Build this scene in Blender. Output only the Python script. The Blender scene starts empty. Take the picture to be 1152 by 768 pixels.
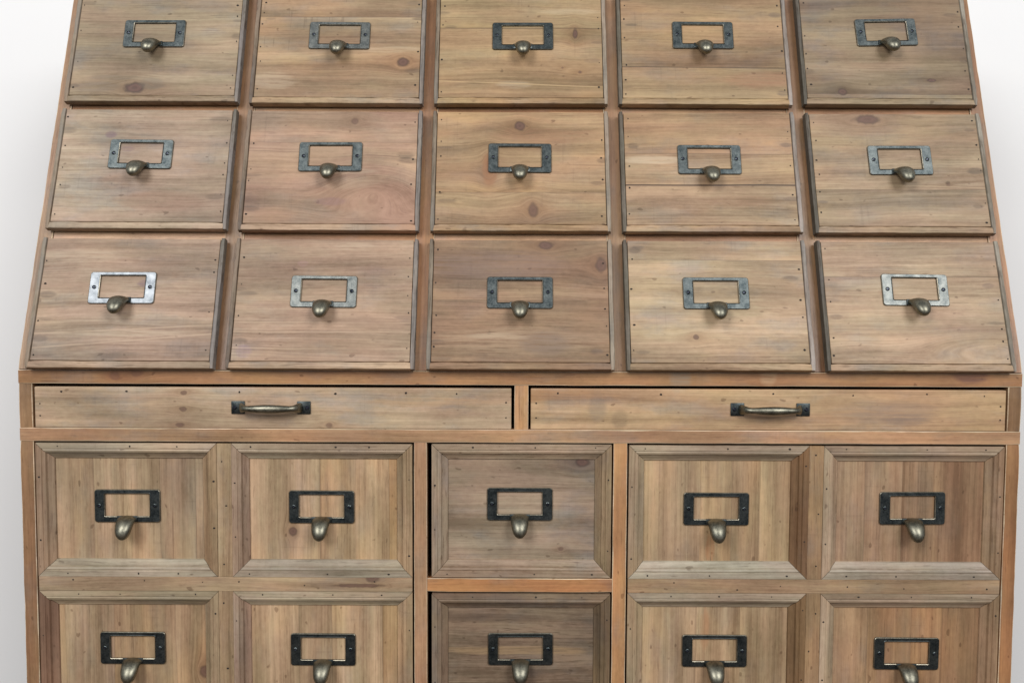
import bpy, bmesh, math, random
from mathutils import Vector, Matrix
random.seed(7)
S = bpy.context.scene
COL = S.collection
BETA = 0.31874                       # lean of the upper bank of drawers

def lin(c):
    r = []
    for v in c:
        v = v / 255.0
        r.append(v / 12.92 if v <= 0.04045 else ((v + 0.055) / 1.055) ** 2.4)
    return (r[0], r[1], r[2], 1.0)

# ------------------------------------------------------------------ node helpers
class NT:
    def __init__(self, name):
        self.m = bpy.data.materials.new(name)
        self.m.use_nodes = True
        self.t = self.m.node_tree
        self.t.nodes.clear()
    def n(self, typ, **kw):
        o = self.t.nodes.new(typ)
        for k, v in kw.items():
            setattr(o, k, v)
        return o
    def put(self, sock, v):
        if hasattr(v, 'is_linked'):
            self.t.links.new(v, sock)
        else:
            sock.default_value = v
    def math(self, op, a, b=None, c=None, clamp=False):
        o = self.n('ShaderNodeMath', operation=op, use_clamp=clamp)
        self.put(o.inputs[0], a)
        if b is not None: self.put(o.inputs[1], b)
        if c is not None: self.put(o.inputs[2], c)
        return o.outputs[0]
    def ss(self, x, lo, hi):         # smooth step
        o = self.n('ShaderNodeMapRange', interpolation_type='SMOOTHSTEP')
        self.put(o.inputs[0], x); self.put(o.inputs[1], lo); self.put(o.inputs[2], hi)
        o.inputs[3].default_value = 0.0; o.inputs[4].default_value = 1.0
        return o.outputs[0]
    def vec(self, x, y, z):
        o = self.n('ShaderNodeCombineXYZ')
        self.put(o.inputs[0], x); self.put(o.inputs[1], y); self.put(o.inputs[2], z)
        return o.outputs[0]
    def noise(self, vec, scale=1.0, detail=2.0, rough=0.5, dist=0.0):
        o = self.n('ShaderNodeTexNoise')
        self.put(o.inputs['Vector'], vec)
        o.inputs['Scale'].default_value = scale
        o.inputs['Detail'].default_value = detail
        o.inputs['Roughness'].default_value = rough
        o.inputs['Distortion'].default_value = dist
        return o.outputs[0]
    def mix(self, f, a, b, mode='MIX'):
        o = self.n('ShaderNodeMix', data_type='RGBA', blend_type=mode)
        self.put(o.inputs[0], f); self.put(o.inputs[6], a); self.put(o.inputs[7], b)
        return o.outputs[2]
    def mul3(self, a, k):
        return self.mix(1.0, a, k, 'MULTIPLY')

GRAIN = 1.0

def wood(name, base, axis='x', contrast=1.0, knots=(), boards=(), smudges=(), grey=0.35, warm=0.35,
         purple=0.0, rough=0.55, spec=0.35, wander=1.0, streak=0.38, saw=0.22, band=1.0, eyes=()):
    """aged pine.  knots: (u, v, ru, rv, strength); boards: (v_seam, tint rgb, line strength);
    smudges: (u, v, ru, rv, strength, rgb).  u runs with the grain, v across it (object coordinates, metres)."""
    g = NT(name)
    tc = g.n('ShaderNodeTexCoord')
    sp = g.n('ShaderNodeSeparateXYZ'); g.t.links.new(tc.outputs['Object'], sp.inputs[0])
    x, y, z = sp.outputs
    u, v = (x, z) if axis == 'x' else (z, x)
    w = y
    r = random.Random(name)
    s0, s1, s2 = r.uniform(-40, 40), r.uniform(-40, 40), r.uniform(-40, 40)
    # boards
    u2, v2 = u, v
    seam = None; tint = None
    pale = None
    for i, bd in enumerate(boards):
        vs, tc_, ls = bd[:3]
        wav = g.math('MULTIPLY_ADD', g.noise(g.vec(g.math('MULTIPLY', u, 7.0), s0 + i, 0.0), 1.0, 1.0), 0.003, -0.0015)
        vv = g.math('ADD', v, wav)
        if len(bd) > 3: vv = g.math('MULTIPLY_ADD', u, -bd[3], vv)
        d = g.math('ABSOLUTE', g.math('SUBTRACT', vv, vs))
        m = g.math('MULTIPLY', g.math('SUBTRACT', 1.0, g.ss(d, 0.0003, 0.0011)), abs(ls))
        if ls < 0:                   # a pale ridge of grain rather than a joint
            m = g.math('MULTIPLY', m, g.ss(g.noise(g.vec(g.math('MULTIPLY', u, 14.0), s1 + i, 0.0), 1.0, 2.0), 0.30, 0.55))
            pale = m if pale is None else g.math('MAXIMUM', pale, m)
            continue
        gt = g.math('GREATER_THAN', vv, vs)
        u2 = g.math('MULTIPLY_ADD', gt, 3.71, u2)
        v2 = g.math('MULTIPLY_ADD', gt, 0.917, v2)
        a = g.mix(gt, (1, 1, 1, 1), (tc_[0], tc_[1], tc_[2], 1.0))
        tint = a if tint is None else g.mul3(tint, a)
        seam = m if seam is None else g.math('MAXIMUM', seam, m)
    # grain flowing round the knots
    disp = None; kmask = None; kring = None; halo = None
    for (ku, kv, ru, rv, st) in knots:
        du = g.math('SUBTRACT', u, ku); dv = g.math('SUBTRACT', v, kv)
        e = g.math('POWER', g.math('DIVIDE', du, ru * 1.5), 2.0)
        f = g.math('POWER', g.math('DIVIDE', dv, rv * 1.25), 2.0)
        q = g.math('ADD', e, f)
        dd = g.math('DIVIDE', dv, g.math('MAXIMUM', q, 1.0))
        disp = dd if disp is None else g.math('ADD', disp, dd)
        wob = g.math('MULTIPLY_ADD', g.noise(g.vec(g.math('MULTIPLY', u, 160.0), g.math('MULTIPLY', v, 160.0), s0), 1.0, 2.0), 0.7, 0.65)
        d = g.math('MULTIPLY', g.math('SQRT', g.math('ADD', g.math('POWER', g.math('DIVIDE', du, ru), 2.0),
                                                   g.math('POWER', g.math('DIVIDE', dv, rv), 2.0))), wob)
        m = g.math('MULTIPLY', g.math('SUBTRACT', 1.0, g.ss(d, 0.62, 1.25)), st)
        rg = g.math('MULTIPLY', g.math('MULTIPLY_ADD', g.math('SINE', g.math('MULTIPLY', d, 11.0)), 0.18, 0.22), m)
        rim = g.math('MULTIPLY', g.math('MULTIPLY', g.ss(d, 0.6, 0.95), g.math('SUBTRACT', 1.0, g.ss(d, 1.0, 1.3))), st)
        rg = g.math('ADD', rg, rim)
        q2 = g.math('ADD', g.math('POWER', g.math('DIVIDE', du, ru * 4.0), 2.0), g.math('POWER', g.math('DIVIDE', dv, rv * 2.0), 2.0))
        h = g.math('MULTIPLY', g.math('EXPONENT', g.math('MULTIPLY', q2, -1.0)), st)
        kmask = m if kmask is None else g.math('MAXIMUM', kmask, m)
        kring = rg if kring is None else g.math('MAXIMUM', kring, rg)
        halo = h if halo is None else g.math('MAXIMUM', halo, h)
    vg = v2 if disp is None else g.math('SUBTRACT', v2, disp)
    for (eu, ev, ru, rv) in eyes:    # cathedral figure: the grain closes into ovals
        q = g.math('SQRT', g.math('ADD', g.math('POWER', g.math('DIVIDE', g.math('SUBTRACT', u, eu), ru), 2.0), g.math('POWER', g.math('DIVIDE', g.math('SUBTRACT', v, ev), rv), 2.0)))
        f = g.math('MULTIPLY', g.math('SUBTRACT', 1.0, g.ss(q, 0.45, 1.25)), .62)
        vg = g.math('MULTIPLY_ADD', g.math('SUBTRACT', g.math('MULTIPLY', q, rv * .9), vg), f, vg)
    wl = g.noise(g.vec(g.math('MULTIPLY_ADD', u2, 3.2, s0), g.math('MULTIPLY_ADD', v2, 9.0, s1), g.math('MULTIPLY', w, 6.0)), 1.0, 2.0, 0.5)
    vg = g.math('MULTIPLY_ADD', g.math('SUBTRACT', wl, 0.5), 0.020 * wander, vg)
    # layers of grain
    bands = g.noise(g.vec(g.math('MULTIPLY_ADD', u2, 1.6, s1), g.math('MULTIPLY_ADD', vg, 62.0, s2), g.math('MULTIPLY', w, 20.0)), 1.0, 2.0, 0.55)
    fine = g.noise(g.vec(g.math('MULTIPLY_ADD', u2, 17.0, s2), g.math('MULTIPLY_ADD', vg, 360.0, s0), g.math('MULTIPLY', w, 60.0)), 1.0, 4.0, 0.72)
    por = g.noise(g.vec(g.math('MULTIPLY_ADD', u2, 42.0, s0), g.math('MULTIPLY_ADD', vg, 520.0, s1), g.math('MULTIPLY', w, 60.0)), 1.0, 2.0, 0.6)
    ringn = g.math('SINE', g.math('ADD', g.math('MULTIPLY', vg, 1000.0), g.math('MULTIPLY', bands, 26.0)))
    pat = g.noise(g.vec(g.math('MULTIPLY_ADD', u2, 6.5, s2), g.math('MULTIPLY_ADD', vg, 17.0, s2), g.math('MULTIPLY', w, 9.0)), 1.0, 3.0, 0.55)
    pat2 = g.noise(g.vec(g.math('MULTIPLY_ADD', u2, 11.0, s1), g.math('MULTIPLY_ADD', v2, 24.0, s0), g.math('MULTIPLY', w, 9.0)), 1.0, 4.0, 0.6)
    B = lin(base)
    dk = (B[0] * .62, B[1] * .58, B[2] * .54, 1)
    lt = (min(1, B[0] * 1.30), min(1, B[1] * 1.33), min(1, B[2] * 1.36), 1)
    k = g.math('MULTIPLY_ADD', g.math('SUBTRACT', bands, 0.5), 1.45 * contrast * band, 0.5)
    k = g.math('MULTIPLY_ADD', g.math('SUBTRACT', fine, 0.5), 0.78 * contrast, k)
    k = g.math('MULTIPLY_ADD', ringn, 0.035 * contrast, k)
    mott = g.noise(g.vec(g.math('MULTIPLY_ADD', u2, 120.0, s0), g.math('MULTIPLY_ADD', v2, 190.0, s1), g.math('MULTIPLY', w, 90.0)), 1.0, 3.0, 0.65)
    k = g.math('MULTIPLY_ADD', g.math('SUBTRACT', mott, 0.5), 0.55 * contrast, k)
    thin = g.noise(g.vec(g.math('MULTIPLY_ADD', u2, 2.2, s2), g.math('MULTIPLY_ADD', vg, 640.0, s1), g.math('MULTIPLY', w, 60.0)), 1.0, 1.0, 0.5)
    k = g.math('MULTIPLY_ADD', g.math('SUBTRACT', thin, 0.5), 0.55 * contrast, k)
    flk = g.noise(g.vec(g.math('MULTIPLY_ADD', u2, 30.0, s1), g.math('MULTIPLY_ADD', vg, 420.0, s2), g.math('MULTIPLY', w, 60.0)), 1.0, 2.0, 0.6)
    k = g.math('MULTIPLY_ADD', g.ss(flk, 0.60, 0.74), 0.15 * contrast, k)
    k = g.math('MULTIPLY_ADD', g.math('SUBTRACT', pat, 0.5), 1.25 * contrast, k, clamp=True)
    col = g.mix(k, dk, lt)
    wm = g.math('MULTIPLY', g.ss(pat, 0.46, 0.68), warm)
    col = g.mul3(col, g.mix(wm, (1, 1, 1, 1), (1.08, .96, .78, 1)))
    gy = g.math('MULTIPLY', g.ss(pat2, 0.48, 0.70), grey)
    L = (B[0] + B[1] + B[2]) / 3
    col = g.mix(gy, col, g.mul3(g.mix(k, (.62, .62, .62, 1), (1.2, 1.2, 1.2, 1)), (L * .93, L * .87, L * .82, 1)))
    hn = g.noise(g.vec(g.math('MULTIPLY_ADD', u2, 9.0, s1), g.math('MULTIPLY_ADD', vg, 38.0, s2), g.math('MULTIPLY', w, 20.0)), 1.0, 3.0, 0.6)
    col = g.mul3(col, g.mix(g.ss(hn, 0.33, 0.67), (1.045, .975, .965, 1), (.975, 1.0, .955, 1)))
    if purple:
        pp = g.math('MULTIPLY', g.ss(g.math('SUBTRACT', 1.0, pat), 0.50, 0.70), purple)
        col = g.mul3(col, g.mix(pp, (1, 1, 1, 1), (.92, .78, .84, 1)))
    pm = g.math('MULTIPLY', g.ss(por, 0.57, 0.74), streak)
    col = g.mul3(col, g.mix(pm, (1, 1, 1, 1), (.52, .47, .44, 1)))
    # a few long dark drying lines
    crk = g.noise(g.vec(g.math('MULTIPLY_ADD', u2, 7.0, s2), g.math('MULTIPLY_ADD', vg, 240.0, s2), 0.0), 1.0, 1.0, 0.4)
    cm = g.math('MULTIPLY', g.ss(crk, 0.74, 0.80), 0.45)
    col = g.mul3(col, g.mix(cm, (1, 1, 1, 1), (.42, .36, .33, 1)))
    if saw:
        sw = g.noise(g.vec(g.math('MULTIPLY_ADD', u2, 260.0, s2), g.math('MULTIPLY_ADD', v2, 9.0, s2), 0.0), 1.0, 2.0, 0.5)
        col = g.mul3(col, g.mix(g.math('MULTIPLY', g.ss(sw, 0.56, 0.72), g.math('MULTIPLY', g.ss(pat2, 0.5, 0.62), saw)), (1, 1, 1, 1), (.55, .52, .5, 1)))
    cl = g.noise(g.vec(g.math('MULTIPLY_ADD', u2, 5.0, s2), g.math('MULTIPLY_ADD', v2, 12.0, s1), g.math('MULTIPLY', w, 8.0)), 1.0, 3.0, 0.6)
    col = g.mul3(col, g.mix(g.ss(cl, 0.30, 0.70), (.80, .785, .775, 1), (1.15, 1.16, 1.17, 1)))
    spk = g.noise(g.vec(g.math('MULTIPLY_ADD', u2, 75.0, s1), g.math('MULTIPLY_ADD', v2, 130.0, s2), g.math('MULTIPLY', w, 90.0)), 1.0, 1.0, 0.5)
    col = g.mul3(col, g.mix(g.math('MULTIPLY', g.ss(spk, 0.715, 0.77), 0.6), (1, 1, 1, 1), (.40, .34, .30, 1)))
    if tint is not None:
        col = g.mul3(col, tint)
    if halo is not None:
        col = g.mul3(col, g.mix(g.math('MULTIPLY', halo, 0.75), (1, 1, 1, 1), (.62, .50, .42, 1)))
        kc = g.mix(g.math('MULTIPLY', kring, 0.9, clamp=True), lin((98, 70, 62)), lin((42, 29, 29)))
        col = g.mix(g.math('MULTIPLY', kmask, 0.9), col, kc)
    for (su, sv, ru, rv, st, rgb) in smudges:
        q = g.math('ADD', g.math('POWER', g.math('DIVIDE', g.math('SUBTRACT', u, su), ru), 2.0),
                   g.math('POWER', g.math('DIVIDE', g.math('SUBTRACT', v, sv), rv), 2.0))
        q = g.math('MULTIPLY', q, g.math('MULTIPLY_ADD', pat2, 2.4, -0.2))
        m = g.math('MULTIPLY', g.math('SUBTRACT', 1.0, g.ss(q, 0.25, 1.1)), g.math('MULTIPLY', g.ss(fine, 0.30, 0.55), st))
        col = g.mix(m, col, lin(rgb))
    if pale is not None:
        col = g.mix(pale, col, (min(1, B[0] * 1.6), min(1, B[1] * 1.62), min(1, B[2] * 1.62), 1))
    if seam is not None:
        col = g.mix(seam, col, lin((58, 44, 36)))
    p = g.n('ShaderNodeBsdfPrincipled')
    g.put(p.inputs['Base Color'], col)
    g.put(p.inputs['Roughness'], g.math('MULTIPLY_ADD', g.math('SUBTRACT', fine, 0.5), -0.35, rough))
    p.inputs['Specular IOR Level'].default_value = spec
    bh = g.math('SUBTRACT', g.math('MULTIPLY', fine, 0.6), g.math('MULTIPLY', g.math('ADD', pm, cm), 0.7))
    b = g.n('ShaderNodeBump'); b.inputs['Strength'].default_value = 0.35; b.inputs['Distance'].default_value = 0.0005
    g.put(b.inputs['Height'], bh)
    g.t.links.new(b.outputs[0], p.inputs['Normal'])
    o = g.n('ShaderNodeOutputMaterial'); g.t.links.new(p.outputs[0], o.inputs[0])
    return g.m

def metal(name, dark, light, rough=0.36, seed=0.0, bias=0.5):
    g = NT(name)
    tc = g.n('ShaderNodeTexCoord'); oi = g.n('ShaderNodeObjectInfo')
    off = g.math('MULTIPLY', oi.outputs['Random'], 40.0)
    va = g.n('ShaderNodeVectorMath', operation='ADD')
    g.t.links.new(tc.outputs['Object'], va.inputs[0]); g.put(va.inputs[1], g.vec(off, off, seed))
    a = g.noise(va.outputs[0], 110.0, 4.0, 0.65)
    b = g.noise(va.outputs[0], 600.0, 3.0, 0.6)
    k = g.math('MULTIPLY_ADD', g.math('SUBTRACT', a, 0.5), 1.9, bias)
    k = g.math('MULTIPLY_ADD', g.math('SUBTRACT', b, 0.5), 1.2, k, clamp=True)
    p = g.n('ShaderNodeBsdfPrincipled')
    g.put(p.inputs['Base Color'], g.mix(k, (*dark, 1), (*light, 1)))
    p.inputs['Metallic'].default_value = 1.0
    g.put(p.inputs['Roughness'], g.math('MULTIPLY_ADD', b, 0.16, rough - 0.08))
    bp = g.n('ShaderNodeBump'); bp.inputs['Strength'].default_value = 0.25; bp.inputs['Distance'].default_value = 0.0003
    g.put(bp.inputs['Height'], a); g.t.links.new(bp.outputs[0], p.inputs['Normal'])
    o = g.n('ShaderNodeOutputMaterial'); g.t.links.new(p.outputs[0], o.inputs[0])
    return g.m

def plain(name, c, rough=0.8, vary=0.06, scale=8.0):
    g = NT(name)
    tc = g.n('ShaderNodeTexCoord')
    a = g.noise(tc.outputs['Object'], scale, 5.0, 0.6)
    p = g.n('ShaderNodeBsdfPrincipled')
    g.put(p.inputs['Base Color'], g.mix(a, (c[0] * (1 - vary), c[1] * (1 - vary), c[2] * (1 - vary), 1), (c[0] * (1 + vary), c[1] * (1 + vary), c[2] * (1 + vary), 1)))
    p.inputs['Roughness'].default_value = rough
    o = g.n('ShaderNodeOutputMaterial'); g.t.links.new(p.outputs[0], o.inputs[0])
    return g.m

# ------------------------------------------------------------------ mesh helpers
def bm_box(bm, x0, x1, y0, y1, z0, z1, mat=0, bev=0.0, seg=2):
    vs = [bm.verts.new((x, y, z)) for x in (x0, x1) for y in (y0, y1) for z in (z0, z1)]
    q = [(0, 1, 3, 2), (4, 6, 7, 5), (0, 4, 5, 1), (2, 3, 7, 6), (0, 2, 6, 4), (1, 5, 7, 3)]
    fs = [bm.faces.new([vs[i] for i in f]) for f in q]
    for f in fs: f.material_index = mat
    if bev > 0:
        es = list({e for f in fs for e in f.edges})
        r = bmesh.ops.bevel(bm, geom=es, offset=bev, segments=seg, profile=0.5, affect='EDGES')
        for f in r['faces']: f.material_index = mat

def nail(bm, x, y, z, rad, mat, rnd):
    n = 7
    a0 = rnd.uniform(0, 6.3); ex = rnd.uniform(.75, 1.35)
    vs = [bm.verts.new((x + rad * ex * math.cos(a0 + i * 2 * math.pi / n) * rnd.uniform(.8, 1.15), y,
                        z + rad * math.sin(a0 + i * 2 * math.pi / n) * rnd.uniform(.8, 1.15))) for i in range(n)]
    f = bm.faces.new(vs); f.material_index = mat
    if f.normal.y > 0: f.normal_flip()

def finish(name, bm, mats, parent=None, loc=(0, 0, 0), rot=(0, 0, 0), smooth=None, label=None):
    bm.normal_update()
    bmesh.ops.recalc_face_normals(bm, faces=[f for f in bm.faces if len(f.verts) != 7])
    me = bpy.data.meshes.new(name)
    bm.to_mesh(me); bm.free()
    for m in mats: me.materials.append(m)
    o = bpy.data.objects.new(name, me); COL.objects.link(o)
    o.location = loc; o.rotation_euler = rot
    if parent: o.parent = parent
    if smooth is not None:
        me.polygons.foreach_set('use_smooth', [True] * len(me.polygons))
        try: me.set_sharp_from_angle(angle=smooth)
        except Exception: pass
    if label: o['label'] = label
    return o

# ------------------------------------------------------------------ materials
M_pewter = metal('patinated_pewter', (.034, .043, .046), (.135, .15, .147), 0.40, 0.0, 0.38)
M_edge = metal('worn_brass_edge', (.12, .11, .085), (.40, .36, .28), 0.40, 5.0, 0.5)
M_knob = metal('aged_bronze', (.09, .09, .074), (.31, .292, .225), 0.42, 9.0, 0.55)
M_screw = metal('dark_screw', (.018, .02, .03), (.10, .11, .14), 0.4, 3.0, 0.4)
M_nail = plain('nail_hole', (.018, .013, .010), 0.9)
M_inner = wood('drawer_side_pine', (120, 90, 62), 'x', .6)

BASE = Vector((0, 0.22, -0.56))
chest = bpy.data.objects.new('apothecary_chest', None); COL.objects.link(chest)
chest.location = BASE
chest['label'] = 'weathered pine apothecary chest with a leaning bank of small drawers above panelled cupboard doors'
chest['category'] = 'chest of drawers'

def rel(x, y, z): return (x - BASE.x, y - BASE.y, z - BASE.z)
def up(x, s, off=0.0):               # a point on the leaning bank: off is out of its face
    return rel(x, s * math.sin(BETA) - off * math.cos(BETA), s * math.cos(BETA) + off * math.sin(BETA))

# ------------------------------------------------------------------ hardware (built once, copied)
def rrect(w, h, r, n=4):
    pts = []
    for cx, cz, a0 in ((w / 2 - r, h / 2 - r, 0), (-w / 2 + r, h / 2 - r, 90), (-w / 2 + r, -h / 2 + r, 180), (w / 2 - r, -h / 2 + r, 270)):
        for i in range(n + 1):
            a = math.radians(a0 + 90 * i / n)
            pts.append((cx + r * math.cos(a), cz + r * math.sin(a)))
    return pts

def holder_mesh():
    bm = bmesh.new()
    W, H = .0738, .0372
    iw, ih, dz = .0505, .0258, .0012   # window, raised a little
    prof = [(W, H, .0030, 0.0, 0), (W, H, .0030, -.0013, 0), (W - .0012, H - .0012, .0026, -.0019, 0),
            (iw + .0022, ih + .0022, .0018, -.0019, dz), (iw + .0012, ih + .0012, .0015, -.0024, dz), (iw, ih, .0010, -.0020, dz), (iw, ih, .0010, 0.0, dz)]
    rings = []
    for (w, h, r, y, d) in prof:
        rings.append([bm.verts.new((px, y, pz + d)) for px, pz in rrect(w, h, r)])
    mi = [0, 1, 0, 0, 1, 0]
    n = len(rings[0])
    for k in range(len(rings) - 1):
        for i in range(n):
            f = bm.faces.new((rings[k][i], rings[k][(i + 1) % n], rings[k + 1][(i + 1) % n], rings[k + 1][i]))
            f.material_index = mi[k]
    for sx in (-1, 1):               # domed screws with a dark eye
        cx = sx * .0312
        prev = None
        for (rr, y, m) in ((.0024, -.0018, 2), (.0022, -.0026, 2), (.0015, -.0030, 2), (.0011, -.0024, 3), (.0, -.0022, 3)):
            if rr == 0:
                c = bm.verts.new((cx, y, .0005))
                for i in range(12):
                    f = bm.faces.new((prev[i], prev[(i + 1) % 12], c)); f.material_index = 3
                break
            ring = [bm.verts.new((cx + rr * math.cos(i * math.pi / 6), y, .0005 + rr * math.sin(i * math.pi / 6))) for i in range(12)]
            if prev:
                for i in range(12):
                    f = bm.faces.new((prev[i], prev[(i + 1) % 12], ring[(i + 1) % 12], ring[i])); f.material_index = m
            prev = ring
    return bm

def loft(bm, secs, mat=0, cap=True, n=20):
    """secs: (centre, axis_a, axis_b, ra, rb)"""
    prev = None; first = None
    for (c, a, b, ra, rb) in secs:
        ring = []
        for i in range(n):
            t = 2 * math.pi * i / n
            ring.append(bm.verts.new(c + a * (ra * math.cos(t)) + b * (rb * math.sin(t))))
        if prev:
            for i in range(n):
                f = bm.faces.new((prev[i], prev[(i + 1) % n], ring[(i + 1) % n], ring[i])); f.material_index = mat
        else: first = ring
        prev = ring
    if cap:
        bm.faces.new(prev).material_index = mat
        bm.faces.new(first).material_index = mat

def knob_mesh():
    bm = bmesh.new()
    # out of the lower bar of the plate, forward and down, swelling into a drop-shaped tip
    path = [(.0010, -.0142, .0110, .0034), (.0032, -.0145, .0107, .0038), (.0060, -.0155, .0103, .0046), (.0086, -.0172, .0100, .0054),
            (.0110, -.0196, .0097, .0060), (.0130, -.0224, .0093, .0064), (.0146, -.0252, .0087, .0065), (.0157, -.0279, .0079, .0062),
            (.0165, -.0305, .0067, .0055), (.0170, -.0325, .0051, .0044), (.0173, -.0340, .0033, .0029), (.0174, -.0347, .0013, .0011)]
    secs = []
    for i, (o, z, ra, rb) in enumerate(path):
        p = Vector((0, -o, z))
        q0 = path[max(0, i - 1)]; q1 = path[min(len(path) - 1, i + 1)]
        t = Vector((0, -(q1[0] - q0[0]), q1[1] - q0[1])).normalized()
        a = Vector((1, 0, 0)); b = t.cross(a).normalized()
        secs.append((p, a, b, ra, rb))
    loft(bm, secs)
    # the little collar where it grips the plate
    bm_box(bm, -.0116, .0116, -.0030, -.0005, -.0180, -.0112, 1, .0008, 2)
    return bm

def pull_mesh():
    bm = bmesh.new()
    for sx in (-1, 1):
        bm_box(bm, sx * .0365 - .0075, sx * .0365 + .0075, -.0016, 0, -.0072, .0072, 1, .0006, 2)
        cx = sx * .0400
        ring = [bm.verts.new((cx + .0024 * math.cos(i * math.pi / 6), -.0018, .0024 * math.sin(i * math.pi / 6))) for i in range(12)]
        top = [bm.verts.new((cx + .0014 * math.cos(i * math.pi / 6), -.0028, .0014 * math.sin(i * math.pi / 6))) for i in range(12)]
        for i in range(12):
            bm.faces.new((ring[i], ring[(i + 1) % 12], top[(i + 1) % 12], top[i])).material_index = 2
        bm.faces.new(top).material_index = 2
    pts = [(-.0350, .0006, .0040, .0008), (-.0335, .0022, .0054, .0018), (-.0315, .0052, .0054, .0028), (-.0290, .0090, .0044, .0033), (-.0264, .0114, .0035, .0033),
           (-.0232, .0128, .0033, .0032), (-.0185, .0136, .0037, .0035), (-.0120, .0141, .0043, .0040), (-.0050, .0143, .0047, .0043)]
    pts = pts + [(0.0, .0143, .0048, .0044)] + [(-a, b, c, d) for a, b, c, d in reversed(pts)]
    secs = []
    for i, (x, o, ra, rb) in enumerate(pts):
        q0 = pts[max(0, i - 1)]; q1 = pts[min(len(pts) - 1, i + 1)]
        t = Vector((q1[0] - q0[0], -(q1[1] - q0[1]), 0)).normalized()
        a = Vector((0, 0, 1)); b = t.cross(a).normalized()
        secs.append((Vector((x, -o, 0)), a, b, ra, rb))
    loft(bm, secs, 0, True, 18)
    return bm

PROTO = {}
M_bright = metal('glare_pewter', (.07, .08, .09), (.25, .265, .28), 0.42, 2.0, 0.55)  # window glare on a holder put into a lighter metal colour
M_semi = metal('half_glare_pewter', (.05, .06, .062), (.215, .22, .205), 0.42, 2.5, 0.5)  # weaker copy of the same painted glare
def hardware(kind, parent, loc, rz=0.0, alt=None):
    """first call builds the piece, later calls copy it (sharing mesh data)"""
    if kind not in PROTO:
        mk, mats = {'label_holder': (holder_mesh, [M_pewter, M_edge, M_pewter, M_screw]), 'knob': (knob_mesh, [M_knob, M_pewter]),
                    'handle': (pull_mesh, [M_knob, M_pewter, M_screw])}[kind]
        o = finish(kind, mk(), mats, None, smooth=math.radians(40))
        PROTO[kind] = o
    else:
        o = PROTO[kind].copy(); COL.objects.link(o)
    o.parent = parent; o.location = loc; o.rotation_euler = (0, rz, 0)
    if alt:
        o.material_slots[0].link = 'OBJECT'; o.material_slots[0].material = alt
    return o

# ------------------------------------------------------------------ leaning bank of overlay drawers
MW = .0048      # side bead width
FW, FH = .2072, .1512
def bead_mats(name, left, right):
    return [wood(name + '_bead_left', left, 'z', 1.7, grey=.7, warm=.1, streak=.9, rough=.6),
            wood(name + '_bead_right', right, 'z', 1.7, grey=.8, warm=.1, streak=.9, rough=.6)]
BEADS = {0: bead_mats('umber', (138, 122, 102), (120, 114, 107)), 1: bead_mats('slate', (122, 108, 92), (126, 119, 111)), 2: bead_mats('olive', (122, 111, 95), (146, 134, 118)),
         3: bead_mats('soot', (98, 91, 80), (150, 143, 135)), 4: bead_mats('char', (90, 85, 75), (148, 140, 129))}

def worn_bar(bm, axis, l0, l1, a0, a1, yf, yb, rnd, mat=0, wmat=0, rad=.0012, wob=.0002, step=.007):
    """a strip along x or z whose front corners are rubbed unevenly; front at yf, back at yb"""
    n = max(2, int((l1 - l0) / step)); prev = None
    ph = [rnd.uniform(0, 6.3) for _ in range(6)]
    for i in range(n + 1):
        t = i / n; l = l0 + (l1 - l0) * t
        w = lambda k, f: math.sin(ph[k] + l * f) * .5 + rnd.uniform(-.7, .7)
        A0 = a0 + wob * w(0, 90); A1 = a1 + wob * w(1, 110); F = yf + wob * w(2, 70)
        r0 = max(.0003, rad * (1 + .55 * w(3, 60))); r1 = max(.0003, rad * (1 + .55 * w(4, 80)))
        if i in (0, n): F += rad * .8; A0 += rad * .3; A1 -= rad * .3
        pts = [(a0, yb), (A0, F + r0), (A0 + r0 * .3, F + r0 * .3), (A0 + r0, F), (A1 - r1, F), (A1 - r1 * .3, F + r1 * .3), (A1, F + r1), (a1, yb)]
        ring = [bm.verts.new((l, y, a) if axis == 'x' else (a, y, l)) for a, y in pts]
        if prev:
            for k in range(7):
                f = bm.faces.new((prev[k], prev[k + 1], ring[k + 1], ring[k])); f.material_index = wmat if k in (1, 2, 4, 5) else mat
        else: bm.faces.new(ring).material_index = mat
        prev = ring
    bm.faces.new(prev).material_index = mat

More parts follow.
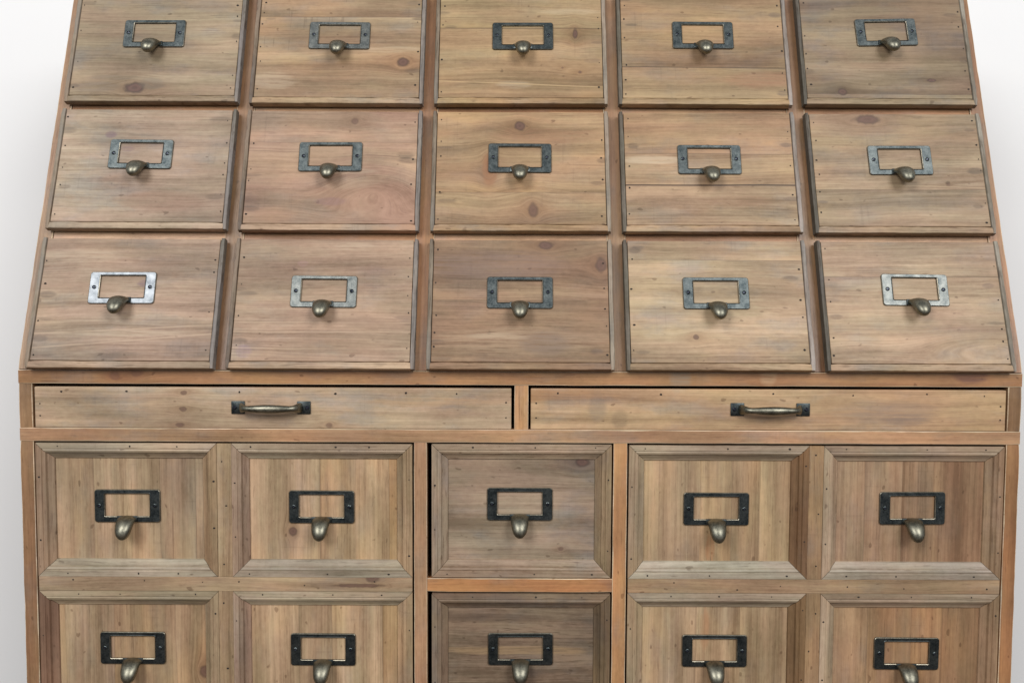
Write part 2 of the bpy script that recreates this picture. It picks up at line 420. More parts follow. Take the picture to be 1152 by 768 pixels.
def upper_drawer(cx, s, board, bottom, bead, holder, label, rz=0.0, tilt=0.0, seed=1, holder_tilt=0.0):
    rnd = random.Random(seed)
    hw = FW / 2
    bm = bmesh.new()
    bm_box(bm, -hw + MW + .0005, hw - MW - .0005, -.0117, -.0036, .0086, FH, 0, .0007, 2)
    # tray behind the front
    for (x0, x1, y0, y1, z0, z1) in ((-.096, -.086, -.0036, .20, .012, .138), (.086, .096, -.0036, .20, .012, .138),
                                     (-.086, .086, .19, .20, .012, .138), (-.086, .086, -.0036, .19, .012, .020)):
        bm_box(bm, x0, x1, y0, y1, z0, z1, 1)
    for side in (-1, 1):
        zz = .012 + rnd.uniform(0, .015)
        while zz < FH - .006:
            nail(bm, side * (hw - MW - .0045 + rnd.uniform(-.0015, .0015)), -.0119, zz, rnd.uniform(.0007, .0013), 2, rnd)
            zz += rnd.uniform(.014, .048)
    o = finish('drawer', bm, [board, M_inner, M_nail], chest, up(cx, s), (-BETA + tilt, rz, 0), label=label)
    bm = bmesh.new()
    yb, yf = -.0036, -.0132
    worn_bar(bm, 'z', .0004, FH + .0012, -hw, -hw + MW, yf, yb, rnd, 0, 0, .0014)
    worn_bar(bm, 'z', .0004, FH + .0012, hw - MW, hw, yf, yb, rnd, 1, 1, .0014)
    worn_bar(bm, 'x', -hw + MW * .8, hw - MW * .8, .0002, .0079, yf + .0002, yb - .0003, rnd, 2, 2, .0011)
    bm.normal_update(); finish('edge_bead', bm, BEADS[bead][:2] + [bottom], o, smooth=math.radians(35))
    hx, hz = holder
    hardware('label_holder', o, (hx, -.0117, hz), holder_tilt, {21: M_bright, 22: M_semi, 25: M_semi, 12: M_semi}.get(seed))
    hardware('knob', o, (hx, -.0117, hz), holder_tilt)
    return o

# local plank coordinates: u from the drawer's centre, v up from its lower edge
G = (118, 110, 103); PU = (104, 78, 92); DK = (70, 58, 50); PALE = (196, 178, 152); RED = (150, 98, 70); OR = (180, 128, 76)
UP = {  # top row bases darker: fall of light upward put into the colour
 (0, 0): dict(base=(147, 129, 106), grey=.55, warm=.15, knots=[(-.021, .0185, .0125, .0075, 1.0)], smudges=[(-.002, .024, .016, .009, .6, (104, 92, 78)), (-.05, .032, .03, .004, .4, (112, 98, 84)), (-.07, .02, .035, .008, .4, (120, 106, 94)), (.06, .13, .03, .01, .3, G)], bead='c',
    label='grey brown drawer with one large dark knot low on its front and a hazy ring beside it'),
 (0, 1): dict(base=(152, 128, 101), grey=.4, warm=.5, knots=[(.078, .056, .0072, .0066, .95)], saw=.6, boards=[(.118, (1.06, 1.07, 1.08), .25)], smudges=[(-.08, .03, .03, .012, .3, PALE)], bead='a',
    label='tan drawer with a single round brown knot below and to one side of its label holder'),
 (0, 2): dict(base=(155, 130, 97), grey=.15, warm=.6, knots=[(.066, .095, .0032, .0072, .9), (.071, .043, .0022, .002, .7), (.05, .049, .0012, .0012, .6)], boards=[(.103, (.99, 1.03, 1.06), .45), (.027, (1, 1, 1), -.6, -.04)], saw=.2, bead='b',
    label='honey coloured drawer with a small upright knot beside the label holder and a plank seam above'),
 (0, 3): dict(base=(146, 122, 93), grey=.3, warm=.4, boards=[(.050, (1.06, 1.05, 1.04), .55)], smudges=[(.07, .035, .05, .012, .3, RED)], purple=.2, bead='a',
    label='light brown drawer without knots, a thin plank seam running below its knob'),
 (0, 4): dict(base=(135, 117, 94), grey=.5, warm=.2, purple=.3, knots=[(-.056, .017, .0055, .005, .8), (.052, .033, .006, .0022, .9)], boards=[(.014, (.92, .9, .9), .2)], bead='c',
    label='grey brown drawer with a slightly tilted label holder and a small ringed knot low on its front'),
 (1, 0): dict(base=(160, 140, 120), grey=.5, warm=.15, purple=.3, smudges=[(-.042, .118, .009, .006, .55, PU), (.02, .035, .06, .014, .3, (150, 112, 90)), (-.02, .1, .01, .004, .4, PU)], bead='a',
    label='pale grey brown drawer with a small purple stain above one corner of its label holder'),
 (1, 1): dict(base=(160, 132, 110), grey=.2, warm=.3, purple=.35, wander=1.6, eyes=[(.050, .045, .075, .045)], knots=[(.024, .138, .0045, .004, .6)], smudges=[(.02, .045, .05, .024, .4, (152, 112, 90)), (.0, .036, .022, .006, .4, (128, 98, 98)), (-.06, .02, .03, .012, .25, (156, 116, 88))], boards=[(.111, (1.03, 1.04, 1.04), .2)], bead='c',
    label='pinkish brown drawer with a swirling reddish figure under its knob'),
 (1, 2): dict(base=(164, 137, 105), grey=.15, warm=.55, knots=[(-.001, .133, .0066, .0062, .9), (.014, .026, .0058, .009, .75), (-.037, .082, .004, .011, .45)], smudges=[(-.036, .075, .012, .026, .55, (150, 100, 66)), (.03, .12, .08, .012, .25, (160, 112, 84))], boards=[(.048, (.98, .94, .92), .25)], bead='b',
    label='honey brown drawer with a round knot above the label holder and another below its knob'),
 (1, 3): dict(base=(163, 138, 110), grey=.35, warm=.3, boards=[(.058, (1.0, .98, .95), 1.0), (.098, (.92, .87, .83), .25)], smudges=[(-.06, .09, .04, .006, .5, PALE)], bead='a',
    label='drawer of three boards, darker on top, with an open dark seam below its knob'),
 (1, 4): dict(base=(149, 128, 104), grey=.3, warm=.4, knots=[(-.03, .144, .016, .0062, .85), (.056, .061, .0022, .002, .5)], boards=[(.054, (1.03, 1.03, 1.02), .2), (.059, (1, 1, 1), -.4, -.03)], smudges=[(.02, .035, .10, .014, .3, (140, 120, 98))], bead='b',
    label='brown drawer with a long purple knot cut off by its upper edge'),
 (2, 0): dict(base=(155, 133, 113), grey=.4, warm=.3, purple=.2, boards=[(.044, (1, 1, 1), -.5, .05), (.031, (1, 1, 1), -.5, .09)], smudges=[(.02, .098, .012, .005, .6, PU), (.0, .04, .1, .004, .3, PALE), (-.06, .13, .06, .008, .3, PALE)], bead='c',
    label='pale drawer with a bright silvery label holder and a purple fleck inside it'),
 (2, 1): dict(base=(160, 136, 114), grey=.35, warm=.2, purple=.3, saw=.2, boards=[(.042, (1, 1, 1), -.35), (.053, (1, 1, 1), -.3), (.023, (1, 1, 1), -.35)], smudges=[(-.026, .122, .007, .004, .5, (150, 118, 110)), (-.085, .02, .012, .01, .4, (140, 116, 132))], bead='b',
    label='evenly streaked pinkish brown drawer with a dark edge, a pale label holder and no knots'),
 (2, 2): dict(base=(133, 107, 83), grey=.2, warm=.35, purple=.35, contrast=1.3, knots=[(.028, .145, .0088, .005, .85), (.091, .122, .0068, .0085, .8)], smudges=[(-.03, .120, .09, .022, .55, (122, 100, 90)), (.0, .032, .1, .02, .35, (176, 152, 122)), (.03, .03, .03, .016, .5, (112, 94, 84))], boards=[(.080, (1.0, 1.0, 1.0), .0)], bead='a',
    label='darkest drawer of the leaning bank, smoky brown with two purple knots near its upper corner'),
 (2, 3): dict(base=(164, 141, 113), grey=.45, warm=.25, knots=[(-.026, .038, .0034, .003, .8)], boards=[(.128, (.97, .96, .96), .2)], bead='c',
    label='light drawer with many fine dashes of grain and one tiny knot below its knob'),
 (2, 4): dict(base=(161, 138, 113), grey=.4, warm=.25, purple=.2, boards=[(.109, (1.05, 1.06, 1.08), .35)], smudges=[(.04, .045, .08, .012, .3, (140, 108, 90)), (-.03, .09, .01, .006, .4, (144, 104, 84))], wander=1.2, eyes=[(.085, .026, .10, .024)], bead='a',
    label='two-tone drawer with a paler top plank and slanting dark grain lines below'),
}
S0 = [.3225, .1608, -.0012]
HOLD = {(0, 0): (-.0046, .0915), (0, 1): (.0000, .0915), (0, 2): (.0024, .0912), (0, 3): (.0006, .0935), (0, 4): (.0037, .0975),
        (1, 0): (-.0037, .0930), (1, 1): (-.0020, .0917), (1, 2): (-.0009, .0910), (1, 3): (.0001, .0900), (1, 4): (.0026, .0908),
        (2, 0): (-.0061, .0922), (2, 1): (-.0002, .0887), (2, 2): (-.0007, .0883), (2, 3): (-.0012, .0885), (2, 4): (.0022, .0933)}
HT = {(0, 4): -.025, (0, 0): -.004, (1, 0): .006, (1, 4): -.004, (2, 4): .012, (2, 0): -.006, (1, 1): -.006}
JIT = {(0, 0): (0, .0012), (0, 1): (0, -.0004), (0, 4): (0, .001), (1, 0): (0, .0012), (1, 4): (0, -.0006)}
for (r_, c_), d in UP.items():
    kw = {k: v for k, v in d.items() if k not in ('bead', 'label', 'base')}
    rs = random.Random(500 + r_ * 5 + c_)
    sm = list(kw.get('smudges', ()))
    for _ in range(4):               # grime worked into the ends of the boards
        sd = rs.choice((-1, 1))
        sm.append((sd * rs.uniform(.084, .097), rs.uniform(.012, .145), rs.uniform(.007, .014), rs.uniform(.002, .0055), rs.uniform(.3, .55), rs.choice((DK, (96, 82, 74), (88, 72, 60)))))
    for _ in range(2):
        sm.append((rs.uniform(-.07, .07), rs.uniform(.012, .145), rs.uniform(.02, .05), rs.uniform(.004, .010), rs.uniform(.12, .28), rs.choice((PALE, PALE, (150, 112, 86), (124, 104, 88)))))
    kw['smudges'] = sm
    m = wood('drawer_front_pine_%d_%d' % (r_, c_), d['base'], 'x', **kw)
    mbt = wood('drawer_edge_pine_%d_%d' % (r_, c_), [min(255, q * 1.02) for q in d['base']], 'x', 1.2, grey=.45, warm=.3, streak=.8, rough=.6)
    jx, js = JIT.get((r_, c_), (0, 0))
    rr = random.Random(100 + r_ * 5 + c_)
    upper_drawer((c_ - 2) * .22 + jx, S0[r_] + js, m, mbt, c_, HOLD[(r_, c_)], d['label'],
                 rz=rr.uniform(-.0022, .0022), tilt=rr.uniform(-.002, .002), seed=r_ * 5 + c_ + 11, holder_tilt=HT.get((r_, c_), rr.uniform(-.004, .004)))

# ------------------------------------------------------------------ carcass frame
M_worn = wood('rubbed_pale_edge', (206, 184, 156), 'x', .8, grey=.4, warm=.3)
def beam(name, x0, x1, y0, y1, z0, z1, mat, loc, rot=(0, 0, 0), bev=None, label=None):
    bm = bmesh.new()
    if bev: bm_box(bm, x0, x1, y0, y1, z0, z1, 0, bev, 2)
    elif x1 - x0 > z1 - z0: worn_bar(bm, 'x', x0, x1, z0, z1, y0, y1, random.Random(name + str(x0) + str(z0)), 0, 1, .0007, .00008, .012)
    else: worn_bar(bm, 'z', z0, z1, x0, x1, y0, y1, random.Random(name + str(x0) + str(z0) + str(loc)), 0, 1, .0007, .00008, .012)
    return finish(name, bm, [mat, M_worn], chest, loc, rot, label=label)

def orange(name, axis, base=(182, 134, 92), **kw):
    return wood(name, base, axis, contrast=1.0, grey=kw.pop('grey', .32), warm=.35, streak=.5, rough=.42, spec=.45, wander=.5, **kw)
O_v = [orange('frame_pine_upright_%d' % i, 'z', b) for i, b in enumerate(((150, 117, 88), (146, 112, 82), (150, 110, 76)))]
O_h = [orange('frame_pine_rail_%d' % i, 'x', b) for i, b in enumerate(((176, 140, 108), (176, 134, 98)))]
RT = (-BETA, 0, 0)
for i, x in enumerate((-.55, -.33, -.11, .11, .33, .55)):
    if abs(x) > .5:
        a, b = (-.0065, .0105) if x < 0 else (-.0105, .0065)
    else: a, b = -.011, .011
    beam('post', a, b, 0, .035, .0006, .500, O_v[i % 3], up(x, 0), RT)
for k, sc in enumerate((.1570, .3190)):
    for i in range(5):
        beam('rail', -.0987, .0987, .0006, .03, -.010, .010, O_h[(i + k) % 2], up((i - 2) * .22, sc), RT)
for i in range(5):
    beam('rail', -.0987, .0987, .0004, .03, -.012, .0150, O_h[i % 2], up((i - 2) * .22, .4850), RT)
XE = .5565
M_r1 = orange('upper_rail_pine', 'x', (162, 122, 86), knots=[(-.449, -.007, .006, .0045, .6), (-.425, -.004, .007, .004, .5)],
              smudges=[(.178, -.008, .013, .02, .65, (146, 130, 112)), (.275, -.006, .01, .012, .3, (204, 176, 140)), (.50, -.004, .022, .009, .6, (96, 62, 62)), (-.44, -.006, .03, .008, .5, (128, 84, 60))])
beam('rail', -XE, XE, 0, .04, -.0158, -.0003, M_r1, rel(0, 0, 0))
M_r2 = orange('lower_rail_pine', 'x', (166, 131, 100), smudges=[(-.2, -.073, .03, .02, .3, (160, 132, 106)), (-.448, -.07, .012, .006, .4, (140, 112, 92))])
beam('rail', -XE, XE, .0002, .04, -.0800, -.0652, M_r2, rel(0, 0, 0))
beam('post', -.0066, .0092, .0004, .04, -.0651, -.0159, orange('short_post_pine', 'z', (188, 146, 104)), rel(0, 0, 0))
for x0, x1, i in ((-XE, -.5415, 0), (.5415, XE, 1)):
    beam('post', x0, x1, .0004, .04, -.0651, -.0159, O_v[i], rel(0, 0, 0))
ZB = -.4035
M_p1 = orange('left_divider_pine', 'z', (174, 136, 106)); M_p2 = orange('right_divider_pine', 'z', (174, 131, 92))
for x0, x1, m in ((-.1182, -.1036, M_p1), (.1042, .1196, M_p2), (-XE, -.5415, O_v[1]), (.5415, XE, O_v[2])):
    beam('post', x0, x1, .0004, .04, ZB, -.0801, m, rel(0, 0, 0))
beam('rail', -.1035, .1041, .0008, .04, -.2490, -.2335, orange('middle_rail_pine', 'x', (174, 126, 86)), rel(0, 0, 0))
beam('rail', -XE, XE, 0, .04, -.4200, ZB - .0001, O_h[1], rel(0, 0, 0))
D = .46
M_case = wood('case_pine', (150, 112, 78), 'z', .8)
for sx in (-1, 1):                   # side panels follow the lean of the bank
    bm = bmesh.new()
    top = .4985
    prof = [(.036, -.47), (D, -.47), (D, top * math.cos(BETA)), (top * math.sin(BETA) + .036, top * math.cos(BETA) - .008), (.0365, -.010)]
    xa, xb = sorted((sx * .5559, sx * .5420))
    va = [bm.verts.new((xa, y, z)) for y, z in prof]; vb = [bm.verts.new((xb, y, z)) for y, z in prof]
    bm.faces.new(va); bm.faces.new(vb[::-1])
    for i in range(5): bm.faces.new((va[i], va[(i + 1) % 5], vb[(i + 1) % 5], vb[i]))
    finish('side_panel', bm, [M_case], chest, rel(0, 0, 0))
beam('back_panel', -.5419, .5419, D - .012, D - .001, -.47, .474, M_case, rel(0, 0, 0))
zt = .500 * math.cos(BETA)
beam('top_board', -.575, .575, .500 * math.sin(BETA) - .02, D + .005, zt + .0005, zt + .022, wood('top_board_pine', (160, 125, 90), 'x'), rel(0, 0, 0), bev=.003)
beam('shelf', -.5419, .5419, .0405, D - .013, -.078, -.068, M_inner, rel(0, 0, 0))
beam('shelf', -.5419, .5419, .0405, D - .013, -.013, -.003, M_inner, rel(0, 0, 0))
beam('bottom_board', -.5419, .5419, .0405, D - .013, -.4190, -.4070, M_inner, rel(0, 0, 0))
for x in (-.111, .112):
    beam('partition', x - .006, x + .006, .0405, D - .013, -.4069, -.0785, M_inner, rel(0, 0, 0))
beam('plinth', -.5560, .5560, .002, .030, -.4700, -.4202, O_h[0], rel(0, 0, 0))
for x in (-.52, .52):
    for y in (.05, .41):
        bm = bmesh.new()
        secs = [(Vector((x, y, z)), Vector((1, 0, 0)), Vector((0, 1, 0)), r, r) for z, r in ((-.4702, .034), (-.50, .036), (-.53, .030), (-.55, .034), (-.70, .028), (-.8495, .020))]
        loft(bm, secs)
        finish('foot', bm, [M_case], chest, rel(0, 0, 0), smooth=math.radians(40))

# ------------------------------------------------------------------ two long flush drawers
def long_drawer(x0, x1, m, hx, label, seed):
    rnd = random.Random(seed)
    cx = (x0 + x1) / 2; hw = (x1 - x0) / 2
    bm = bmesh.new()
    bm_box(bm, -hw, hw, 0, .018, 0, .0456, 0, .0010, 2)
    for (a, b, y0, y1, z0, z1) in ((-hw + .004, -hw + .014, .018, .36, .002, .042), (hw - .014, hw - .004, .018, .36, .002, .042), (-hw + .014, hw - .014, .35, .36, .002, .042), (-hw + .014, hw - .014, .018, .35, .002, .008)):
        bm_box(bm, a, b, y0, y1, z0, z1, 1)
    x = -hw + .03
    while x < hw - .01:
        nail(bm, x, -.0002, .0456 - .0055 + rnd.uniform(-.001, .001), rnd.uniform(.0008, .0013), 2, rnd); x += rnd.uniform(.05, .13)
    for sx in (-1, 1):
        for z in (.012, .028): nail(bm, sx * (hw - .006), -.0002, z + rnd.uniform(-.003, .003), .0009, 2, rnd)
    o = finish('drawer', bm, [m, M_inner, M_nail], chest, rel(cx, .0006, -.0650), (0, 0, 0), label=label)
    hardware('handle', o, (hx - cx, 0, .0235))
m = wood('long_drawer_pine_grey', (172, 149, 124), 'x', grey=.55, warm=.35, knots=[(-.099, .0395, .004, .0026, .7), (-.100, .0215, .0045, .003, .75), (-.104, .0035, .005, .0026, .7), (.062, .004, .004, .003, .6)], smudges=[(.17, .03, .1, .006, .3, (184, 140, 94))])
long_drawer(-.5392, -.0098, m, -.2765, 'long shallow drawer with greyish front, a column of three small knots and one bow handle', 5)
m = wood('long_drawer_pine_tan', (181, 151, 118), 'x', grey=.4, warm=.35, smudges=[(-.19, .026, .012, .02, .35, G), (-.165, .012, .01, .012, .3, DK), (.13, .02, .06, .016, .4, (128, 114, 104)), (.15, .012, .03, .008, .4, (110, 98, 92)), (-.25, .038, .1, .008, .35, (176, 124, 80))])
long_drawer(.0117, .5395, m, .2775, 'long shallow drawer with tan front, grey smudges and one bow handle', 6)

# ------------------------------------------------------------------ mitred moulding round a sunk panel
PROF = [(0, 0), (.0060, 0), (.0066, .0010), (.0084, .0004), (.0104, .0012), (.0114, .0038), (.0122, .0040), (.0150, .0062), (.0174, .0072), (.0180, .0090)]
def moulding(bm, x0, x1, z0, z1, y0, mi=(4, 3, 0, 1), gap=.00025, rnd=None, nm=2):
    """four mitred strips; material mh on the level ones, mv on the upright ones"""
    cor = [(x0, z0), (x1, z0), (x1, z1), (x0, z1)]
    dirs = [(1, 0), (0, 1), (-1, 0), (0, -1)]; inn = [(0, 1), (-1, 0), (0, -1), (1, 0)]
    for k in range(4):
        a, b = cor[k], cor[(k + 1) % 4]; d = dirs[k]; n = inn[k]
        L, R = [], []
        for w, dep in PROF:
            s = w + gap
            L.append(bm.verts.new((a[0] + d[0] * s + n[0] * w, y0 + dep, a[1] + d[1] * s + n[1] * w)))
            R.append(bm.verts.new((b[0] - d[0] * s + n[0] * w, y0 + dep, b[1] - d[1] * s + n[1] * w)))
        for i in range(len(PROF) - 1):
            f = bm.faces.new((L[i], R[i], R[i + 1], L[i + 1])); f.material_index = mi[k]
        # outer and end walls down to the backing
        bl = bm.verts.new((L[0].co.x, y0 + .0105, L[0].co.z)); br = bm.verts.new((R[0].co.x, y0 + .0105, R[0].co.z))
        f = bm.faces.new((L[0], bl, br, R[0])); f.material_index = mi[k]
        if rnd:
            n_ = 3 if k % 2 == 0 else 2
            for j in range(n_):
                t = (j + rnd.uniform(.25, .75)) / n_
                px = a[0] + (b[0] - a[0]) * t + n[0] * .0035; pz = a[1] + (b[1] - a[1]) * t + n[1] * .0035
                if .02 < t < .98: nail(bm, px, y0 - .0002, pz, rnd.uniform(.0007, .0012), nm, rnd)

def centre_drawer(z0, base, label, seed, hold, **kw):
    rnd = random.Random(seed)
    x0, x1, h = -.0984, .1022, .1502
    cx = (x0 + x1) / 2; hw = (x1 - x0) / 2
    mb = wood('centre_drawer_panel_%d' % seed, base, 'x', **kw)
    bm = bmesh.new()
    bm_box(bm, -hw + .0158, hw - .0158, .0090, .0100, .0158, h - .0158, 0)
    bm_box(bm, -hw, hw, .0112, .020, 0, h, 1)
    for (a, b, y0, y1, u0, u1) in ((-hw + .004, -hw + .014, .020, .36, .004, .13), (hw - .014, hw - .004, .020, .36, .004, .13), (-hw + .014, hw - .014, .35, .36, .004, .13), (-hw + .014, hw - .014, .020, .35, .004, .012)):
        bm_box(bm, a, b, y0, y1, u0, u1, 1)
    o = finish('drawer', bm, [mb, M_inner], chest, rel(cx, .0002, z0), label=label)
    f2 = [min(255, c * 1.08) for c in base]; f3 = [c * 1.02 for c in base]
    mh = wood('centre_moulding_level_%d' % seed, f2, 'x', 1.2, grey=.45, warm=.3, streak=.8)
    mv = wood('centre_moulding_upright_%d' % seed, f3, 'z', 1.2, grey=.5, warm=.25, streak=.8)
    mr = wood('centre_moulding_side_%d' % seed, [c * q for c, q in zip(base, (.92, .90, .82))], 'z', 1.2, grey=.3, warm=.4, streak=.8)  # right upright darker: brown shading of its left-facing side put in the colour
    bm = bmesh.new(); moulding(bm, -hw, hw, 0, h, 0, rnd=rnd)
    finish('panel_moulding', bm, [mh, mv, M_nail, mr, mh], o, smooth=math.radians(20))
    hardware('label_holder', o, (hold[0], .0088, hold[1]), rnd.uniform(-.006, .006))
    hardware('knob', o, (hold[0], .0088, hold[1]))
centre_drawer(-.2320, (146, 128, 109), 'grey brown panelled drawer with a dark knot in its upper corner, under the long drawers', 31, (-.0018, .0812),
              grey=.6, warm=.2, knots=[(.068, .129, .0085, .0055, .85), (.045, .030, .003, .0024, .6)], contrast=1.15)
centre_drawer(-.4014, (124, 106, 88), 'dark smoky brown panelled drawer with heavy streaks, below the grey brown one', 32, (-.0003, .0840),
              grey=.4, warm=.25, contrast=1.7, streak=.9, smudges=[(0, .082, .1, .006, .6, (160, 132, 98)), (.02, .03, .09, .006, .5, (82, 66, 54)), (-.03, .12, .08, .006, .5, (86, 70, 58))], knots=[(.0, .045, .003, .002, .5)])

def cupboard_door(x0, x1, zt_, rails, panels, frame_base, label, seed, holds, railknots=()):
    """door front made like four drawers: rails and stiles, four sunk panels each with its own moulding, holder and knob"""
    rnd = random.Random(seed)
    cx = (x0 + x1) / 2; hw = (x1 - x0) / 2; H = .3182
    zb = zt_ - H; half = .0081
    zf0, zf1 = H / 2 - half, H / 2 + half
    mh = wood('door_rail_pine_%d' % seed, frame_base[0], 'x', grey=.35, warm=.35, streak=.6, knots=railknots)
    mv = wood('door_stile_pine_%d' % seed, frame_base[1], 'z', grey=.35, warm=.4, streak=.6)
    bm = bmesh.new()
    bm_box(bm, -hw, hw, .0116, .022, 0, H, 2)
    bm_box(bm, -hw + .0003, hw - .0003, .0003, .0115, zf0, zf1, 0, .0003, 1)
    for a, b in ((0.0003, zf0 - .0002), (zf1 + .0002, H - .0003)):
        bm_box(bm, -half, half, .0004, .0115, a, b, 1, .0003, 1)
        for j in range(3): nail(bm, rnd.uniform(-.004, .004), .0002, a + (b - a) * (j + rnd.uniform(.2, .8)) / 3, rnd.uniform(.0008, .0012), 3, rnd)
    for j in range(6):
        nail(bm, -hw + 2 * hw * (j + rnd.uniform(.2, .8)) / 6, .0001, (zf0 + zf1) / 2 + rnd.uniform(-.005, .005), rnd.uniform(.0007, .0011), 3, rnd)
    o = finish('cupboard_door', bm, [mh, mv, M_inner, M_nail], chest, rel(cx, .0004, zb), label=label)
    i = 0
    for rz, (za, zb_) in enumerate(((zf1, H), (0, zf0))):
        for cxi, (xa, xb) in enumerate(((-hw, -half), (half, hw))):
            pm, lab = panels[i]
            bm = bmesh.new()
            bm_box(bm, xa + .0158, xb - .0158, .0090, .0104, za + .0158, zb_ - .0158, 0)
            finish('panel', bm, [pm], o, label=lab)
            mm = rails[i]
            bm = bmesh.new(); moulding(bm, xa + .0002, xb - .0002, za + .0002, zb_ - .0002, 0, rnd=rnd)
            finish('panel_moulding', bm, [mm[0], mm[1], M_nail, mm[2], mm[3]], o, smooth=math.radians(20))
            hx, hz = holds[i]
            t = rnd.uniform(-.006, .006)
            hardware('label_holder', o, (hx - cx, .0088, hz - (zt_ - H)), t)
            hardware('knob', o, (hx - cx, .0088, hz - (zt_ - H)), t)
            i += 1
    return o

def vpanel(name, base, bands=(), **kw):
    bd = [(u, t, l * .55) for u, t, l in bands]
    return wood(name, base, 'z', boards=bd, wander=.35, grey=kw.pop('grey', .2), warm=kw.pop('warm', .5), contrast=kw.pop('contrast', 1.0), streak=.45, band=1.2, **kw)
# door-local coordinates: u is height above the door's foot, v is across from its centre
HD = .3182
pl = [(vpanel('door_panel_olive', (159, 135, 109), [(-.150, (1.03, 1.03, 1.02), .3), (-.075, (.97, 1.0, 1.03), .25), (-.035, (1.06, 1.06, 1.06), .3)], smudges=[(.215, -.098, .02, .008, .3, (140, 96, 62))]), None),
      (vpanel('door_panel_knot', (171, 146, 117), [(.105, (1.0, .97, .93), .5), (.145, (1.05, 1.06, 1.05), .2), (.183, (.94, .86, .72), .35)], knots=[(.217, .074, .0052, .005, .85)]), 'vertical grained panel with a small round knot below its label holder'),
      (vpanel('door_panel_low', (159, 135, 109), [(-.185, (1.02, 1.02, 1.02), .2), (-.13, (1.0, .97, .92), .3), (-.06, (1.06, 1.07, 1.08), .3)], knots=[(.055, -.028, .008, .006, .8)]), None),
      (vpanel('door_panel_straw', (167, 142, 113), [(.08, (.96, .95, .95), .3), (.117, (1.06, 1.08, 1.08), .3), (.175, (.95, .87, .74), .35)]), None)]
FL = ((162, 140, 114), (162, 139, 110))
def mo(tag, top, left, right, bottom):
    w_ = lambda p, c, a: wood('moulding_%s_%s' % (p, tag), c, a, 1.1, grey=.2, warm=.4, streak=.6)
    return (w_('top', top, 'x'), w_('left', left, 'z'), w_('right', right, 'z'), w_('bottom', bottom, 'x'))
A = mo('tan', (160, 143, 122), (150, 128, 106), (152, 128, 100), (158, 146, 128)); Bm = mo('brown', (160, 144, 120), (124, 98, 80), (156, 134, 108), (154, 142, 122))
Cm = mo('grey', (160, 144, 122), (154, 130, 112), (158, 134, 106), (154, 143, 126))
cupboard_door(-.5400, -.1200, -.0820, [A, Cm, Bm, Cm], pl, FL, 'honey brown cupboard door front of four sunk panels with a split and knot at the end of its middle rail', 41,
              [(-.4417, -.1545), (-.2230, -.1549), (-.4388, -.3178), (-.2226, -.3188)], railknots=[(.165, .167, .008, .006, .7), (.150, .158, .03, .0022, .8)])
pr = [(vpanel('door_panel_brownish', (165, 142, 114), [(-.128, (1.02, .98, .92), .2), (-.092, (.98, 1.0, 1.02), .3), (-.06, (1.04, 1.04, 1.02), .2)], smudges=[(.20, -.115, .02, .006, .45, (170, 110, 70))]), None),
      (vpanel('door_panel_reddish', (158, 133, 108), [(.058, (.97, .92, .88), .35), (.10, (.90, .86, .83), .25), (.135, (.95, .92, .9), .25)], warm=.4), 'redder brown vertical grained panel'),
      (vpanel('door_panel_sandy', (165, 142, 114), [(-.13, (1.0, .95, .9), .3), (-.08, (1.0, 1.03, 1.03), .2)], smudges=[(.11, -.12, .03, .006, .4, (172, 116, 78))]), None),
      (vpanel('door_panel_russet', (159, 130, 101), [(.065, (.94, .9, .86), .4), (.115, (.95, .92, .9), .25), (.15, (.95, .95, .95), .2)]), None)]
FR = ((154, 129, 102), (155, 128, 99))
Dm = mo('ash', (158, 142, 122), (162, 143, 118), (126, 98, 70), (154, 144, 127)); Em = mo('umber', (152, 134, 114), (160, 140, 118), (150, 124, 98), (158, 146, 132))  # right uprights darkened: shading of the left-facing sides is in the colour
cupboard_door(.1215, .5400, -.0822, [Dm, Em, Dm, Em], pr, FR, 'brown cupboard door front of four sunk panels, its outer panels redder than its inner ones', 42,
              [(.2214, -.1555), (.4422, -.1538), (.2222, -.3187), (.4405, -.3210)])

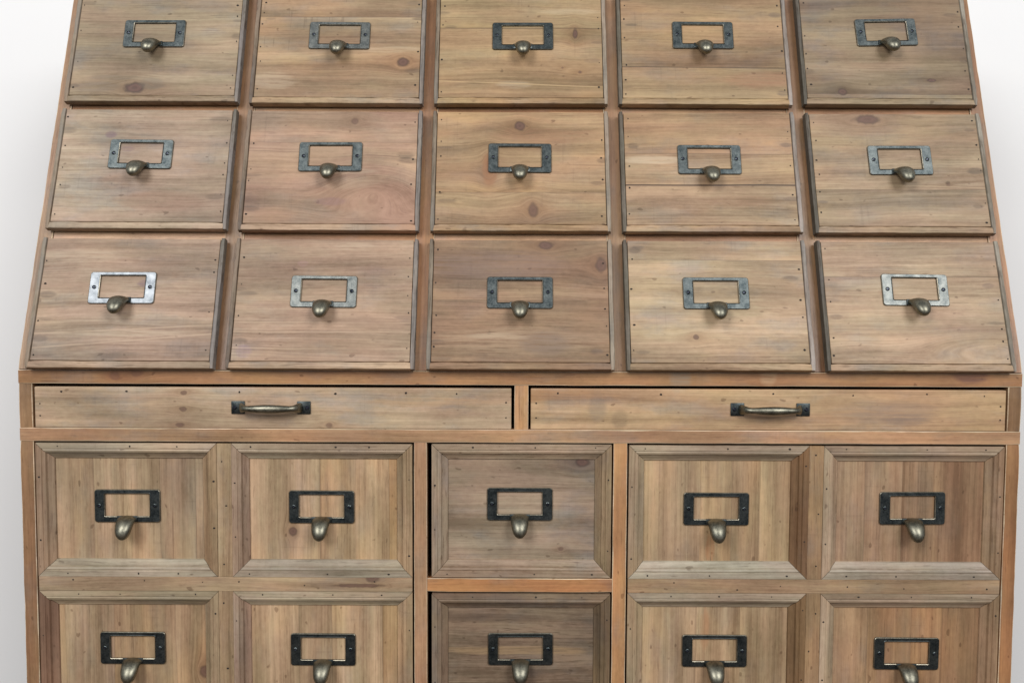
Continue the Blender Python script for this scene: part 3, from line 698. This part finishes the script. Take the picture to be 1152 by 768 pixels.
# ------------------------------------------------------------------ setting
def sheet(name, pts, m):
    bm = bmesh.new(); bm.faces.new([bm.verts.new(p) for p in pts])
    me = bpy.data.meshes.new(name); bm.to_mesh(me); bm.free(); me.materials.append(m)
    o = bpy.data.objects.new(name, me); COL.objects.link(o); o['kind'] = 'structure'; return o
sheet('wall', [(-4, .475, -.85), (4, .475, -.85), (4, .475, 2.6), (-4, .475, 2.6)], plain('white_plaster', (.86, .86, .86), .9, .02, 3.0))
sheet('floor', [(-4, -4, -.85), (4, -4, -.85), (4, .475, -.85), (-4, .475, -.85)], wood('dark_floor_boards', (82, 66, 54), 'x', .8))

# ------------------------------------------------------------------ light
W = bpy.data.worlds.new('World'); S.world = W; W.use_nodes = True
bg = W.node_tree.nodes['Background']; bg.inputs[0].default_value = (.86, .93, 1.0, 1); bg.inputs[1].default_value = .36
def area(name, loc, target, sx, sy, power, col):
    l = bpy.data.lights.new(name, 'AREA'); l.shape = 'RECTANGLE'; l.size = sx; l.size_y = sy; l.energy = power; l.color = col
    o = bpy.data.objects.new(name, l); COL.objects.link(o); o.location = loc
    o.rotation_euler = (Vector(target) - Vector(loc)).to_track_quat('-Z', 'Y').to_euler()
area('window_light', (-1.8, -3.0, 1.95), (-.1, 0, 0), 1.5, 1.9, 97, (1, .99, .975))
area('window_light', (1.8, -3.0, 1.95), (.1, 0, 0), 1.5, 1.9, 97, (1, .99, .975))

# ------------------------------------------------------------------ camera
cx, d, h, t, roll, yaw = -.00973, .98077, .08943, .057588, .0040456, -.00034
f = Vector((0, math.cos(t), -math.sin(t))); u = Vector((0, math.sin(t), math.cos(t))); r = Vector((1, 0, 0))
Rz = Matrix.Rotation(yaw, 3, 'Z'); f, u, r = Rz @ f, Rz @ u, Rz @ r
r2 = math.cos(roll) * r + math.sin(roll) * u; u2 = -math.sin(roll) * r + math.cos(roll) * u
cam = bpy.data.cameras.new('camera'); co = bpy.data.objects.new('camera', cam); COL.objects.link(co)
cam.sensor_width = 36; cam.lens = 36 * 1000 / 1152; cam.clip_start = .02; cam.clip_end = 50
Mx = Matrix((r2, u2, -f)).transposed().to_4x4(); Mx.translation = Vector((cx, -d, h)); co.matrix_world = Mx
S.camera = co
S.view_settings.view_transform = 'Standard'; S.view_settings.look = 'None'; S.view_settings.exposure = 0; S.view_settings.gamma = 1
S.render.resolution_x = 1024; S.render.resolution_y = 682
